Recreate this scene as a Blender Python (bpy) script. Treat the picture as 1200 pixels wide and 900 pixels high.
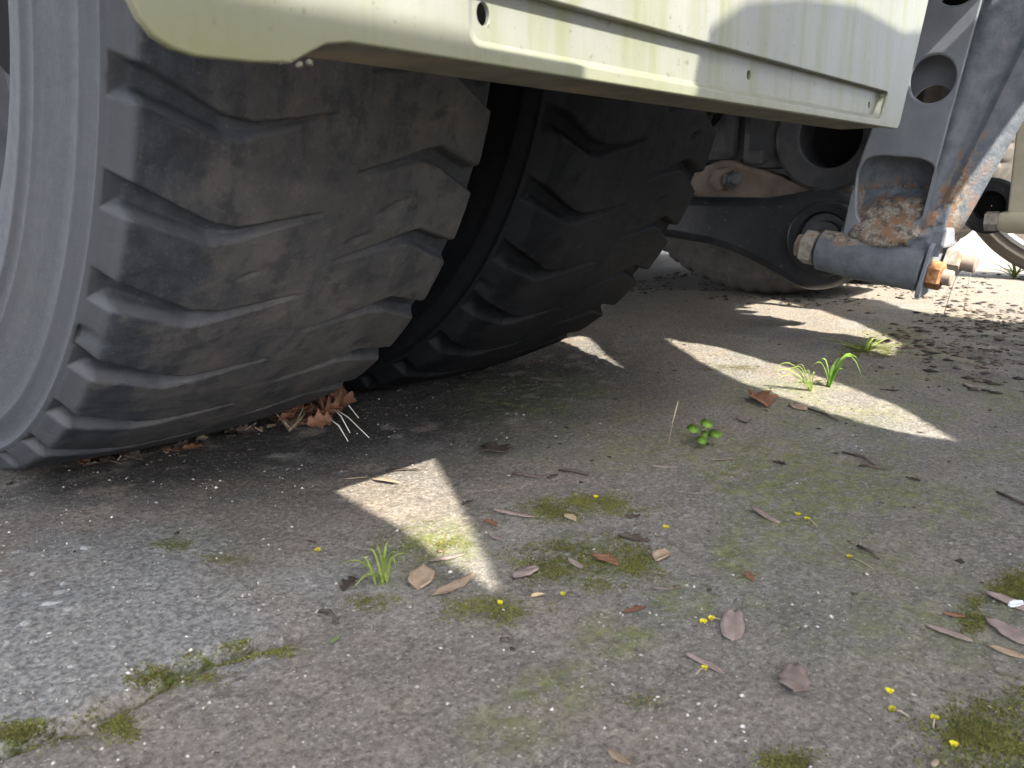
import bpy, bmesh, math, random
import numpy as np
from mathutils import Vector, Matrix

for o in list(bpy.data.objects):
    bpy.data.objects.remove(o)
random.seed(7)
rng = np.random.default_rng(7)
scene = bpy.context.scene
COL = scene.collection

# ------------------------------------------------------------------ camera
YAW, PITCH = 0.86, 0.2324
CAM = Vector((-0.278, -1.089, 0.318))
cam_d = bpy.data.cameras.new('camera')
cam_d.sensor_width = 36.0
cam_d.lens = 976.28 / 1200.0 * 36.0
cam_d.clip_start = 0.02
cam_d.clip_end = 500.0
cam_d.dof.use_dof = True            # small phone aperture
cam_d.dof.focus_distance = 1.15
cam_d.dof.aperture_fstop = 18.0
cam = bpy.data.objects.new('camera', cam_d)
cam.location = CAM
cam.rotation_euler = (math.pi / 2 - PITCH, 0.0, -YAW)
COL.objects.link(cam)
scene.camera = cam
scene.render.resolution_x, scene.render.resolution_y = 1024, 768

# ------------------------------------------------------------------ light
SUN_EL = math.radians(46.8)
SUN_H = Vector((0.15, 0.989, 0)).normalized()
w = bpy.data.worlds.new('World')
scene.world = w
w.use_nodes = True
nt = w.node_tree
nt.nodes.clear()
sky = nt.nodes.new('ShaderNodeTexSky')
sky.sky_type = 'NISHITA'
sky.sun_disc = False
sky.sun_elevation = SUN_EL
sky.sun_rotation = math.atan2(-SUN_H.x, -SUN_H.y)
sky.air_density = 0.7
sky.dust_density = 3.0
sky.ozone_density = 1.0
bg = nt.nodes.new('ShaderNodeBackground')
bg.inputs['Strength'].default_value = 0.15
wo = nt.nodes.new('ShaderNodeOutputWorld')
hs_ = nt.nodes.new('ShaderNodeHueSaturation')          # hazy white sky
hs_.inputs['Saturation'].default_value = 0.45
nt.links.new(sky.outputs[0], hs_.inputs['Color'])
nt.links.new(hs_.outputs[0], bg.inputs[0])
nt.links.new(bg.outputs[0], wo.inputs[0])
sd = bpy.data.lights.new('sun', 'SUN')
sd.energy = 3.3
sd.angle = math.radians(0.45)
sd.color = (1.0, 0.94, 0.82)
sun = bpy.data.objects.new('sun', sd)
ldir = Vector((SUN_H.x * math.cos(SUN_EL), SUN_H.y * math.cos(SUN_EL), -math.sin(SUN_EL)))
sun.rotation_euler = ldir.to_track_quat('-Z', 'Y').to_euler()
sun.location = (-1, -6, 6)
COL.objects.link(sun)
scene.view_settings.view_transform = 'Standard'
scene.view_settings.look = 'None'
scene.view_settings.exposure = 2.65
scene.view_settings.gamma = 1.0
scene.view_settings.use_curve_mapping = False

# ------------------------------------------------------------------ noise
_lat = rng.random((256, 256))
def vnoise(x, y):
    x = np.asarray(x, float); y = np.asarray(y, float)
    xi = np.floor(x).astype(int); yi = np.floor(y).astype(int)
    fx = x - xi; fy = y - yi
    fx = fx * fx * (3 - 2 * fx); fy = fy * fy * (3 - 2 * fy)
    a = _lat[xi % 256, yi % 256]; b = _lat[(xi + 1) % 256, yi % 256]
    c = _lat[xi % 256, (yi + 1) % 256]; d = _lat[(xi + 1) % 256, (yi + 1) % 256]
    return a * (1 - fx) * (1 - fy) + b * fx * (1 - fy) + c * (1 - fx) * fy + d * fx * fy
def fbm(x, y, o=4):
    s = 0; a = 0.5; t = 0
    for k in range(o):
        s = s + a * vnoise(np.asarray(x) * 2 ** k + 17.3 * k, np.asarray(y) * 2 ** k + 31.7 * k); t += a; a *= 0.5
    return s / t
def sstep(a, b, x):
    t = np.clip((np.asarray(x, float) - a) / (b - a), 0, 1)
    return t * t * (3 - 2 * t)

# ------------------------------------------------------------------ materials
class NB:
    """small node builder"""
    def __init__(s, name, rough=0.6, metallic=0.0, spec=0.4):
        s.m = bpy.data.materials.new(name); s.m.use_nodes = True
        s.t = s.m.node_tree; s.n = s.t.nodes; s.l = s.t.links
        s.b = s.n['Principled BSDF']
        s.b.inputs['Roughness'].default_value = rough
        s.b.inputs['Metallic'].default_value = metallic
        s.b.inputs['Specular IOR Level'].default_value = spec
        s._o = None
    def put(s, sock, v):
        if hasattr(v, 'links') or hasattr(v, 'is_linked'): s.l.new(v, sock)
        elif isinstance(v, (tuple, list)) and len(v) == 3 and sock.type == 'RGBA': sock.default_value = (*v, 1)
        else: sock.default_value = v
    def obj(s):
        if s._o is None: s._o = s.n.new('ShaderNodeTexCoord').outputs['Object']
        return s._o
    def attr(s, name, out='Fac'):
        a = s.n.new('ShaderNodeAttribute'); a.attribute_name = name; return a.outputs[out]
    def mapping(s, v, scale=(1, 1, 1), rot=(0, 0, 0)):
        m = s.n.new('ShaderNodeMapping'); s.l.new(v, m.inputs[0]); m.inputs['Scale'].default_value = scale; m.inputs['Rotation'].default_value = rot
        return m.outputs[0]
    def noise(s, scale, detail=4, rough=0.55, v=None, dist=0.0):
        n = s.n.new('ShaderNodeTexNoise'); s.l.new(v if v is not None else s.obj(), n.inputs['Vector'])
        n.inputs['Scale'].default_value = scale; n.inputs['Detail'].default_value = detail; n.inputs['Roughness'].default_value = rough
        n.inputs['Distortion'].default_value = dist
        return n.outputs['Fac']
    def voro(s, scale, out='Distance', v=None, feature='F1'):
        n = s.n.new('ShaderNodeTexVoronoi'); s.l.new(v if v is not None else s.obj(), n.inputs['Vector']); n.feature = feature
        n.inputs['Scale'].default_value = scale; return n.outputs[out]
    def ramp(s, f, a, b):
        n = s.n.new('ShaderNodeMapRange'); n.interpolation_type = 'SMOOTHSTEP'
        s.l.new(f, n.inputs[0]); n.inputs[1].default_value = a; n.inputs[2].default_value = b
        return n.outputs[0]
    def math(s, op, a, b=0.5):
        n = s.n.new('ShaderNodeMath'); n.operation = op; s.put(n.inputs[0], a); s.put(n.inputs[1], b); return n.outputs[0]
    def mix(s, f, a, b, mode='MIX'):
        n = s.n.new('ShaderNodeMix'); n.data_type = 'RGBA'; n.blend_type = mode
        s.put(n.inputs[0], f); s.put(n.inputs[6], a); s.put(n.inputs[7], b); return n.outputs[2]
    def col(s, c): s.put(s.b.inputs['Base Color'], c)
    def rough(s, c): s.put(s.b.inputs['Roughness'], c)
    def bump(s, h, strength=0.3, dist=0.002):
        n = s.n.new('ShaderNodeBump'); n.inputs['Strength'].default_value = strength; n.inputs['Distance'].default_value = dist
        s.l.new(h, n.inputs['Height'])
        if s.b.inputs['Normal'].is_linked: s.l.new(s.b.inputs['Normal'].links[0].from_socket, n.inputs['Normal'])
        s.l.new(n.outputs[0], s.b.inputs['Normal'])
    def sep(s, v):
        n = s.n.new('ShaderNodeSeparateXYZ'); s.l.new(v, n.inputs[0]); return n.outputs

def make_mats():
    M = {}
    # ---- ground
    q = NB('weathered_asphalt', 0.88, spec=0.3)
    mid = q.noise(14, 6, .62); fine = q.noise(190, 6, 0.75); vf = q.noise(620, 4, 0.75); sp = q.noise(70, 6, .75)
    c = q.mix(q.ramp(mid, .3, .72), (.176, .165, .148), (.268, .251, .226))
    c = q.mix(q.math('MULTIPLY', q.ramp(sp, .5, .72), .55), c, (.34, .32, .288))
    c = q.mix(q.math('MULTIPLY', q.ramp(fine, .50, .66), .85), c, (.40, .385, .355))
    c = q.mix(q.math('MULTIPLY', q.ramp(fine, .48, .33), .9), c, (.07, .066, .06))
    c = q.mix(q.math('MULTIPLY', q.ramp(vf, .47, .33), .85), c, (.05, .047, .043))
    c = q.mix(q.math('MULTIPLY', q.ramp(vf, .56, .68), .5), c, (.45, .43, .40))
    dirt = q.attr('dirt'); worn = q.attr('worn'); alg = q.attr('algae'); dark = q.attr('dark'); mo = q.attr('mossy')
    c = q.mix(q.math('MULTIPLY', dirt, q.ramp(mid, .2, .75)), c, q.mix(q.ramp(fine, .35, .65), (.13, .10, .075), (.33, .27, .205)))
    wn = q.mix(q.ramp(fine, .36, .64), (.13, .132, .13), (.42, .412, .385))
    c = q.mix(q.math('MULTIPLY', worn, .75), c, wn)
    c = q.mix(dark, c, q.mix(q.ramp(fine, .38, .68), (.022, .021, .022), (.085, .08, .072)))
    ac = q.mix(q.ramp(sp, .35, .68), (.105, .12, .05), (.26, .285, .09))
    c = q.mix(q.math('MULTIPLY', alg, q.ramp(q.noise(48, 6, .75), .36, .62)), c, ac)
    mc = q.mix(q.ramp(fine, .38, .62), (.045, .058, .014), (.14, .16, .04))
    c = q.mix(q.math('MULTIPLY', mo, q.ramp(q.noise(85, 6, .75), .40, .58)), c, mc)
    vc = q.voro(330, 'Distance'); vcol = q.voro(330, 'Color')
    chip = q.math('MULTIPLY', q.ramp(vc, .36, .24), q.ramp(q.sep(vcol)[0], .87, .90))
    c = q.mix(q.math('MULTIPLY', chip, .6), c, (.52, .50, .46))
    q.col(c)
    q.bump(sp, .5, .008); q.bump(fine, 1.0, .005); q.bump(vf, .6, .002); q.bump(chip, .5, .001)
    M['ground'] = q.m
    # ---- tyre rubber
    for rname, dst, sgrey, bk in (('rubber', .9, 1.0, 1.0), ('rubber_inner_shaded', .15, .05, .24)):  # inner copy: less dust, and shade darkened into its rubber
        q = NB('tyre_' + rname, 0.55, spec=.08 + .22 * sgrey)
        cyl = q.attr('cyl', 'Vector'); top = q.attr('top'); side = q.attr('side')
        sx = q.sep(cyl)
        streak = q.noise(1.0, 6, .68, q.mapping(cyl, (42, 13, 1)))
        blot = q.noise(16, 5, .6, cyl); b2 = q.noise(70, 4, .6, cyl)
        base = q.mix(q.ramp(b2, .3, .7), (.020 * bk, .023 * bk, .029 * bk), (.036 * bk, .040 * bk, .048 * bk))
        dust = q.mix(q.ramp(blot, .3, .7), (.042, .041, .042), (.074, .070, .068))
        shx = q.math('ADD', sx[0], q.math('MULTIPLY', q.math('SUBTRACT', blot, .5), .16))
        mid_t = q.ramp(shx, .05, .085)
        dm = q.math('MULTIPLY', q.math('MULTIPLY', top, mid_t), q.ramp(streak, .28, .52))
        c = q.mix(q.math('MULTIPLY', dm, dst), base, dust)
        sp1 = q.noise(330, 5, .75, cyl); pat = q.noise(30, 6, .7, cyl)
        c = q.mix(q.math('MULTIPLY', q.ramp(sp1, .56, .70), .55 * sgrey), c, (.115, .105, .095))
        c = q.mix(q.math('MULTIPLY', q.math('MULTIPLY', top, q.ramp(pat, .52, .62)), .55), c, (.016, .018, .022))
        c = q.mix(q.math('MULTIPLY', q.math('MULTIPLY', top, q.ramp(pat, .44, .34)), .4 * sgrey), c, (.095, .086, .078))
        grey = q.mix(q.ramp(q.noise(1.0, 4, .6, q.mapping(cyl, (14, 2.5, 60))), .3, .7), (.043, .046, .052), (.055, .058, .064))
        grey = q.mix(q.math('MULTIPLY', q.ramp(b2, .6, .8), .4), grey, (.072, .074, .08))
        c = q.mix(q.math('MULTIPLY', side, sgrey), c, grey)
        edge = q.attr('edge')
        c = q.mix(q.math('MULTIPLY', q.math('MULTIPLY', edge, sgrey), q.ramp(b2, .0, .5)), c, (.070, .072, .080))
        q.col(c)
        q.rough(q.math('ADD', .5, q.math('MULTIPLY', b2, .3)))
        q.bump(q.noise(1.0, 5, .7, q.mapping(cyl, (260, 60, 260))), .35, .0012)
        q.bump(b2, .35, .003); q.bump(sp1, .35, .0012)
        M[rname] = q.m
    # ---- far tyre
    q = NB('dusty_road_tyre', 0.75, spec=0.3)
    cyl = q.attr('cyl', 'Vector')
    rr = q.sep(cyl)[2]
    c = q.mix(q.ramp(q.noise(18, 4, .6, cyl), .3, .7), (.075, .068, .063), (.115, .102, .09))
    c = q.mix(q.ramp(q.noise(60, 4), .55, .75), c, (.14, .12, .10))
    q.col(c); q.bump(q.noise(150, 4), .3, .002)
    M['far_rubber'] = q.m
    # ---- painted pale panel with algae and run marks
    q = NB('pale_painted_panel', 0.42, spec=0.5)
    o = q.obj(); sep = q.sep(o)
    run = q.noise(1.0, 5, .6, q.mapping(o, (46, 4, 3.2)))
    run2 = q.noise(1.0, 4, .6, q.mapping(o, (150, 4, 5)))
    blot = q.noise(7, 4, .6)
    c = q.mix(q.ramp(blot, .35, .7), (.122, .127, .111), (.152, .158, .145))
    c = q.mix(q.math('MULTIPLY', q.ramp(run, .42, .72), .85), c, (.100, .108, .052))
    c = q.mix(q.math('MULTIPLY', q.ramp(run2, .55, .74), .45), c, (.155, .16, .15))
    low = q.ramp(q.math('ADD', sep[2], q.math('MULTIPLY', q.math('SUBTRACT', run, .5), .05)), .41, .372)
    c = q.mix(q.math('MULTIPLY', low, .6), c, (.118, .122, .05))
    c = q.mix(q.math('MULTIPLY', q.ramp(q.noise(150, 5, .65), .62, .70), .7), c, (.055, .05, .032))
    q.col(c); q.bump(q.noise(90, 3), .1, .001)
    M['panel'] = q.m
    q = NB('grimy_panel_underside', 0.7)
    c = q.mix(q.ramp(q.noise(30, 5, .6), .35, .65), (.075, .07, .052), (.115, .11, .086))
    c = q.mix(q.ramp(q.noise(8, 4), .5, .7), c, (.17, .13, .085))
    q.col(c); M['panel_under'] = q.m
    # ---- black-blue painted steel with chips and rust
    def steel(name, dark, light, rust_amt, rough=.38, spec=.5):
        q = NB(name, rough, spec=spec)
        n1 = q.noise(14, 5, .6); n2 = q.noise(90, 5, .65)
        c = q.mix(q.ramp(n1, .3, .7), dark, light)
        c = q.mix(q.math('MULTIPLY', q.ramp(n2, .63, .70), .8), c, (.22, .2, .175))
        ru = q.mix(q.ramp(n2, .3, .7), (.10, .042, .018), (.26, .125, .06))
        rm = q.ramp(q.math('ADD', n1, q.math('MULTIPLY', n2, .35)), .86 - rust_amt, .95 - rust_amt)
        c = q.mix(rm, c, ru)
        q.col(c)
        q.rough(q.math('ADD', q.math('MULTIPLY', n2, .35), rough - .12))
        q.bump(n2, .22, .0015)
        return q.m
    M['steel'] = steel('slate_painted_steel', (.15, .163, .19), (.195, .21, .235), -.06)
    M['steel_crust'] = None
    q = NB('dirt_crusted_steel', 0.75, spec=.3)
    at = q.attr('crust'); n1 = q.noise(34, 6, .7); n2 = q.noise(170, 6, .7)
    c0 = q.mix(q.ramp(n1, .3, .7), (.10, .115, .138), (.165, .18, .205))
    crust = q.mix(q.ramp(n2, .35, .68), (.17, .15, .125), (.36, .335, .295))
    crust = q.mix(q.ramp(q.noise(60, 5, .7), .48, .60), crust, (.085, .075, .07))
    crust = q.mix(q.ramp(n1, .46, .60), crust, (.23, .135, .08))
    f = q.ramp(q.math('ADD', at, q.math('MULTIPLY', q.math('SUBTRACT', n1, .5), .9)), .35, .62)
    c = q.mix(f, c0, crust)
    q.col(c); q.bump(n2, .6, .003); q.bump(n1, .4, .004)
    M['crust'] = q.m
    M['black'] = steel('black_forged_steel', (.018, .020, .024), (.036, .038, .042), -.15, .30, .6)
    M['darkgrey'] = steel('dark_grey_casting', (.055, .06, .07), (.10, .102, .11), -.12, .5)
    M['rusty'] = steel('rusty_steel', (.17, .135, .11), (.29, .235, .195), -.06, .8, .25)
    q = NB('orange_rust', .85, spec=.2)
    n2 = q.noise(120, 5, .65)
    q.col(q.mix(q.ramp(n2, .3, .7), (.17, .075, .035), (.36, .19, .09))); q.bump(n2, .6, .002); M['orange_rust'] = q.m
    q = NB('dull_zinc', .6, spec=.4)
    n2 = q.noise(80, 5, .65)
    c = q.mix(q.ramp(n2, .3, .7), (.20, .185, .16), (.38, .36, .32)); c = q.mix(q.ramp(q.noise(40, 4), .55, .7), c, (.22, .13, .07))
    q.col(c); q.bump(n2, .4, .0015); M['zinc'] = q.m
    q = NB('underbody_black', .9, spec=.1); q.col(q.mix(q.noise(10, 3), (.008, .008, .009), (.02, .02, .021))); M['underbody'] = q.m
    q = NB('beige_paint', .55); c = q.mix(q.ramp(q.noise(12, 4), .35, .7), (.40, .36, .26), (.52, .47, .36)); q.col(c); M['beige'] = q.m
    q = NB('wheel_silver', .4, .3); q.col(q.mix(q.noise(20, 4), (.3, .31, .33), (.45, .46, .48))); M['silver'] = q.m
    # ---- litter
    def leafmat(name, a, b, rough=.75):
        q = NB(name, rough, spec=.3)
        oi = q.n.new('ShaderNodeObjectInfo')
        n = q.noise(60, 5, .6); n2 = q.noise(260, 4, .6)
        c = q.mix(q.ramp(n, .3, .7), a, b)
        c = q.mix(q.math('MULTIPLY', q.ramp(n2, .55, .72), .5), c, tuple(v * .45 for v in a))
        hs = q.n.new('ShaderNodeHueSaturation'); q.l.new(c, hs.inputs['Color'])
        q.l.new(q.math('ADD', .75, q.math('MULTIPLY', oi.outputs['Random'], .55)), hs.inputs['Value'])
        q.col(hs.outputs[0]); q.bump(n2, .4, .001)
        return q.m
    M['leaf0'] = leafmat('dry_pod_brown', (.15, .115, .10), (.245, .195, .172))
    M['leaf1'] = leafmat('dry_leaf_tan', (.19, .14, .095), (.30, .225, .16))
    M['leaf2'] = leafmat('dry_leaf_red_brown', (.095, .045, .026), (.20, .10, .058))
    M['leaf3'] = leafmat('dry_leaf_pale', (.34, .25, .15), (.46, .36, .24))
    M['leaf4'] = leafmat('rotting_leaf_dark', (.035, .026, .022), (.08, .06, .05))
    M['leaf5'] = leafmat('leaf_green_dull', (.10, .13, .05), (.17, .2, .09))
    M['grass'] = leafmat('grass_blade', (.22, .30, .06), (.38, .46, .12), .5)
    M['grass_dry'] = leafmat('dry_stalk', (.24, .19, .14), (.36, .3, .22))
    M['clover'] = leafmat('clover_green', (.17, .32, .05), (.27, .44, .08), .5)
    M['petal'] = leafmat('yellow_petal', (.62, .56, .03), (.75, .68, .06), .6)
    M['needle'] = leafmat('pale_needle', (.5, .46, .4), (.66, .62, .56))
    M['twig'] = leafmat('dark_twig', (.05, .037, .03), (.10, .075, .06))
    for k in ('grass', 'clover', 'petal'):          # thin living leaves let light through
        t_ = M[k].node_tree; b = t_.nodes['Principled BSDF']; out = t_.nodes['Material Output']
        tr = t_.nodes.new('ShaderNodeBsdfTranslucent'); mx = t_.nodes.new('ShaderNodeMixShader'); mx.inputs[0].default_value = .45
        t_.links.new(b.inputs['Base Color'].links[0].from_socket, tr.inputs['Color'])
        t_.links.new(b.outputs[0], mx.inputs[1]); t_.links.new(tr.outputs[0], mx.inputs[2]); t_.links.new(mx.outputs[0], out.inputs['Surface'])
    q = NB('paper_white', .7); q.col(q.mix(q.noise(40, 3), (.62, .65, .7), (.74, .76, .8))); M['paper'] = q.m
    def vcol(name, rough):
        q = NB(name, rough, spec=.3); q.col(q.attr('tint', 'Color')); return q.m
    M['moss'] = vcol('moss_tufts', .9); M['grit'] = vcol('stone_grit', .7); M['crumb'] = vcol('leaf_crumbs', .9)
    q = NB('pale_stone', .8); c = q.mix(q.ramp(q.noise(50, 4), .3, .7), (.17, .175, .168), (.27, .272, .258)); q.col(c); q.bump(q.noise(200, 4), .4, .001); M['stone'] = q.m
    q = NB('galvanised_blocker', .6, .2); q.col(q.mix(q.noise(20, 4), (.3, .3, .3), (.42, .42, .42))); M['blocker'] = q.m
    return M
M = make_mats()

# ------------------------------------------------------------------ mesh helpers
def link(name, me, mat, parent=None, smooth=False):
    o = bpy.data.objects.new(name, me); COL.objects.link(o)
    if mat is not None and not me.materials: me.materials.append(mat)
    if parent is not None: o.parent = parent
    if smooth: me.polygons.foreach_set('use_smooth', [True] * len(me.polygons))
    return o
def tag(o, label, cat=None, group=None, kind=None):
    if label: o['label'] = label
    if cat: o['category'] = cat
    if group: o['group'] = group
    if kind: o['kind'] = kind
    return o
def empty(name, loc=(0, 0, 0)):
    o = bpy.data.objects.new(name, None); o.location = loc; o.empty_display_size = .1; COL.objects.link(o); return o
def pyd(name, v, f, mat, parent=None, smooth=False):
    me = bpy.data.meshes.new(name); me.from_pydata([tuple(p) for p in v], [], [tuple(p) for p in f]); me.update()
    return link(name, me, mat, parent, smooth)
def grid_mesh(name, P, wrap_u=False):
    """P: (nu, nv, 3) array -> mesh"""
    nu, nv = P.shape[:2]
    me = bpy.data.meshes.new(name)
    I = np.arange(nu * nv).reshape(nu, nv)
    A = I if not wrap_u else np.vstack([I, I[:1]])
    F = np.stack([A[:-1, :-1], A[1:, :-1], A[1:, 1:], A[:-1, 1:]], -1).reshape(-1, 4)
    me.vertices.add(nu * nv); me.vertices.foreach_set('co', P.reshape(-1).astype(np.float32))
    me.loops.add(F.size); me.loops.foreach_set('vertex_index', F.reshape(-1).astype(np.int32))
    me.polygons.add(len(F)); me.polygons.foreach_set('loop_start', np.arange(0, F.size, 4, dtype=np.int32))
    me.polygons.foreach_set('use_smooth', np.ones(len(F), bool))
    me.update(calc_edges=True); me.validate()
    return me
def fattr(me, name, a):
    at = me.attributes.new(name, 'FLOAT', 'POINT'); at.data.foreach_set('value', np.asarray(a, np.float32).reshape(-1))
def vattr(me, name, a):
    at = me.attributes.new(name, 'FLOAT_VECTOR', 'POINT'); at.data.foreach_set('vector', np.asarray(a, np.float32).reshape(-1))
def cattr(me, name, a):
    a = np.asarray(a, np.float32); a = np.concatenate([a, np.ones((len(a), 1), np.float32)], 1)
    at = me.attributes.new(name, 'FLOAT_COLOR', 'POINT'); at.data.foreach_set('color', a.reshape(-1))
def soup(name, V, F, mat, tint=None, parent=None):
    """V (n,3), F (m,3) arrays"""
    me = bpy.data.meshes.new(name)
    me.vertices.add(len(V)); me.vertices.foreach_set('co', np.asarray(V, np.float32).reshape(-1))
    F = np.asarray(F, np.int32); me.loops.add(F.size); me.loops.foreach_set('vertex_index', F.reshape(-1))
    me.polygons.add(len(F)); me.polygons.foreach_set('loop_start', np.arange(0, F.size, 3, dtype=np.int32))
    me.update(calc_edges=True); me.validate()
    if tint is not None: cattr(me, 'tint', tint)
    return link(name, me, mat, parent)
def curve_plate(name, outer, holes, thick, bevel, frame, mat, parent=None):
    """2-D outline with holes -> solid plate. frame = 3x(origin, u, v) ; thickness is centred on the plane"""
    cu = bpy.data.curves.new(name, 'CURVE'); cu.dimensions = '2D'; cu.fill_mode = 'BOTH'
    cu.extrude = max(thick / 2 - bevel, 1e-4); cu.bevel_depth = bevel; cu.bevel_resolution = 2
    for pts in [outer] + holes:
        sp = cu.splines.new('POLY'); sp.points.add(len(pts) - 1); sp.use_cyclic_u = True
        for p, (a, b) in zip(sp.points, pts): p.co = (a, b, 0, 1)
    to = bpy.data.objects.new(name, cu); COL.objects.link(to)
    dg = bpy.context.evaluated_depsgraph_get()
    me = bpy.data.meshes.new_from_object(to.evaluated_get(dg))
    bpy.data.objects.remove(to); bpy.data.curves.remove(cu)
    o, u, v = (Vector(x) for x in frame); n = u.cross(v)
    for vt in me.vertices: vt.co = o + u * vt.co.x + v * vt.co.y + n * vt.co.z
    if u.cross(v).dot(n) < 0: pass
    me.materials.clear()
    ob = link(name, me, mat, parent)
    return ob
def circ2(cx, cy, r, n=28, ry=None):
    return [(cx + r * math.cos(2 * math.pi * i / n), cy + (ry or r) * math.sin(2 * math.pi * i / n)) for i in range(n)]
def rounded(pts, r, n=5):
    """round the corners of a polygon"""
    out = []; N = len(pts)
    for i in range(N):
        p = Vector(pts[i]); a = Vector(pts[i - 1]) - p; b = Vector(pts[(i + 1) % N]) - p
        rr = min(r, a.length * .45, b.length * .45); A = p + a.normalized() * rr; B = p + b.normalized() * rr
        for k in range(n + 1):
            t = k / n; out.append(tuple((A * (1 - t) ** 2 + p * 2 * t * (1 - t) + B * t * t)))
    return out
def bm_obj(name, bm, mat, parent=None, smooth=False, bevel=0.0):
    if bevel:
        bmesh.ops.bevel(bm, geom=[e for e in bm.edges if e.calc_face_angle(0) > .5], offset=bevel, segments=2, affect='EDGES', profile=.6)
    bmesh.ops.recalc_face_normals(bm, faces=bm.faces)
    me = bpy.data.meshes.new(name); bm.to_mesh(me); bm.free()
    return link(name, me, mat, parent, smooth)
def box(name, lo, hi, mat, parent=None, bevel=.004):
    bm = bmesh.new()
    bmesh.ops.create_cube(bm, size=1)
    for v in bm.verts: v.co = Vector(((lo[i] + hi[i]) / 2 + v.co[i] * (hi[i] - lo[i]) for i in range(3)))
    return bm_obj(name, bm, mat, parent, False, bevel)
def frame_axis(d):
    d = Vector(d).normalized(); a = Vector((0, 0, 1)) if abs(d.z) < .9 else Vector((1, 0, 0))
    u = d.cross(a).normalized(); return d, u, d.cross(u)
def lathe(name, p0, d, prof, mat, parent=None, n=40, smooth=True, caps=True):
    """prof: list of (along, radius)"""
    d, u, v = frame_axis(d); p0 = Vector(p0); bm = bmesh.new(); rings = []
    for (s, r) in prof:
        rings.append([bm.verts.new(p0 + d * s + (u * math.cos(2 * math.pi * k / n) + v * math.sin(2 * math.pi * k / n)) * r) for k in range(n)])
    for a, b in zip(rings[:-1], rings[1:]):
        for k in range(n): bm.faces.new((a[k], a[(k + 1) % n], b[(k + 1) % n], b[k]))
    if caps: bm.faces.new(rings[0][::-1]); bm.faces.new(rings[-1])
    o = bm_obj(name, bm, mat, parent)
    me = o.data
    me.polygons.foreach_set('use_smooth', [smooth and len(p.vertices) == 4 for p in me.polygons])
    if smooth:
        bm = bmesh.new(); bm.from_mesh(me)
        sharp = [e for e in bm.edges if e.calc_face_angle(0) > .6]
        for e in sharp: e.smooth = False
        bm.to_mesh(me); bm.free()
    return o
def nut(name, p0, d, r, h, mat, parent=None, rot=0.2):
    d, u, v = frame_axis(d); p0 = Vector(p0); bm = bmesh.new()
    R = [[bm.verts.new(p0 + d * s + (u * math.cos(rot + math.pi / 3 * k) + v * math.sin(rot + math.pi / 3 * k)) * rr) for k in range(6)] for s, rr in ((0, r), (h * .85, r), (h, r * .86))]
    for a, b in zip(R[:-1], R[1:]):
        for k in range(6): bm.faces.new((a[k], a[(k + 1) % 6], b[(k + 1) % 6], b[k]))
    bm.faces.new(R[0][::-1]); bm.faces.new(R[-1])
    return bm_obj(name, bm, mat, parent, False, .0012)
def tube(name, pts, radii, mat, parent=None, n=8, smooth=True):
    pts = [Vector(p) for p in pts]; bm = bmesh.new(); rings = []
    for i, p in enumerate(pts):
        t = (pts[min(i + 1, len(pts) - 1)] - pts[max(i - 1, 0)]); d, u, v = frame_axis(t)
        r = radii[i] if hasattr(radii, '__len__') else radii
        rings.append([bm.verts.new(p + (u * math.cos(2 * math.pi * k / n) + v * math.sin(2 * math.pi * k / n)) * r) for k in range(n)])
    for a, b in zip(rings[:-1], rings[1:]):
        for k in range(n): bm.faces.new((a[k], a[(k + 1) % n], b[(k + 1) % n], b[k]))
    bm.faces.new(rings[0][::-1]); bm.faces.new(rings[-1])
    return bm_obj(name, bm, mat, parent, smooth)
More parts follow.
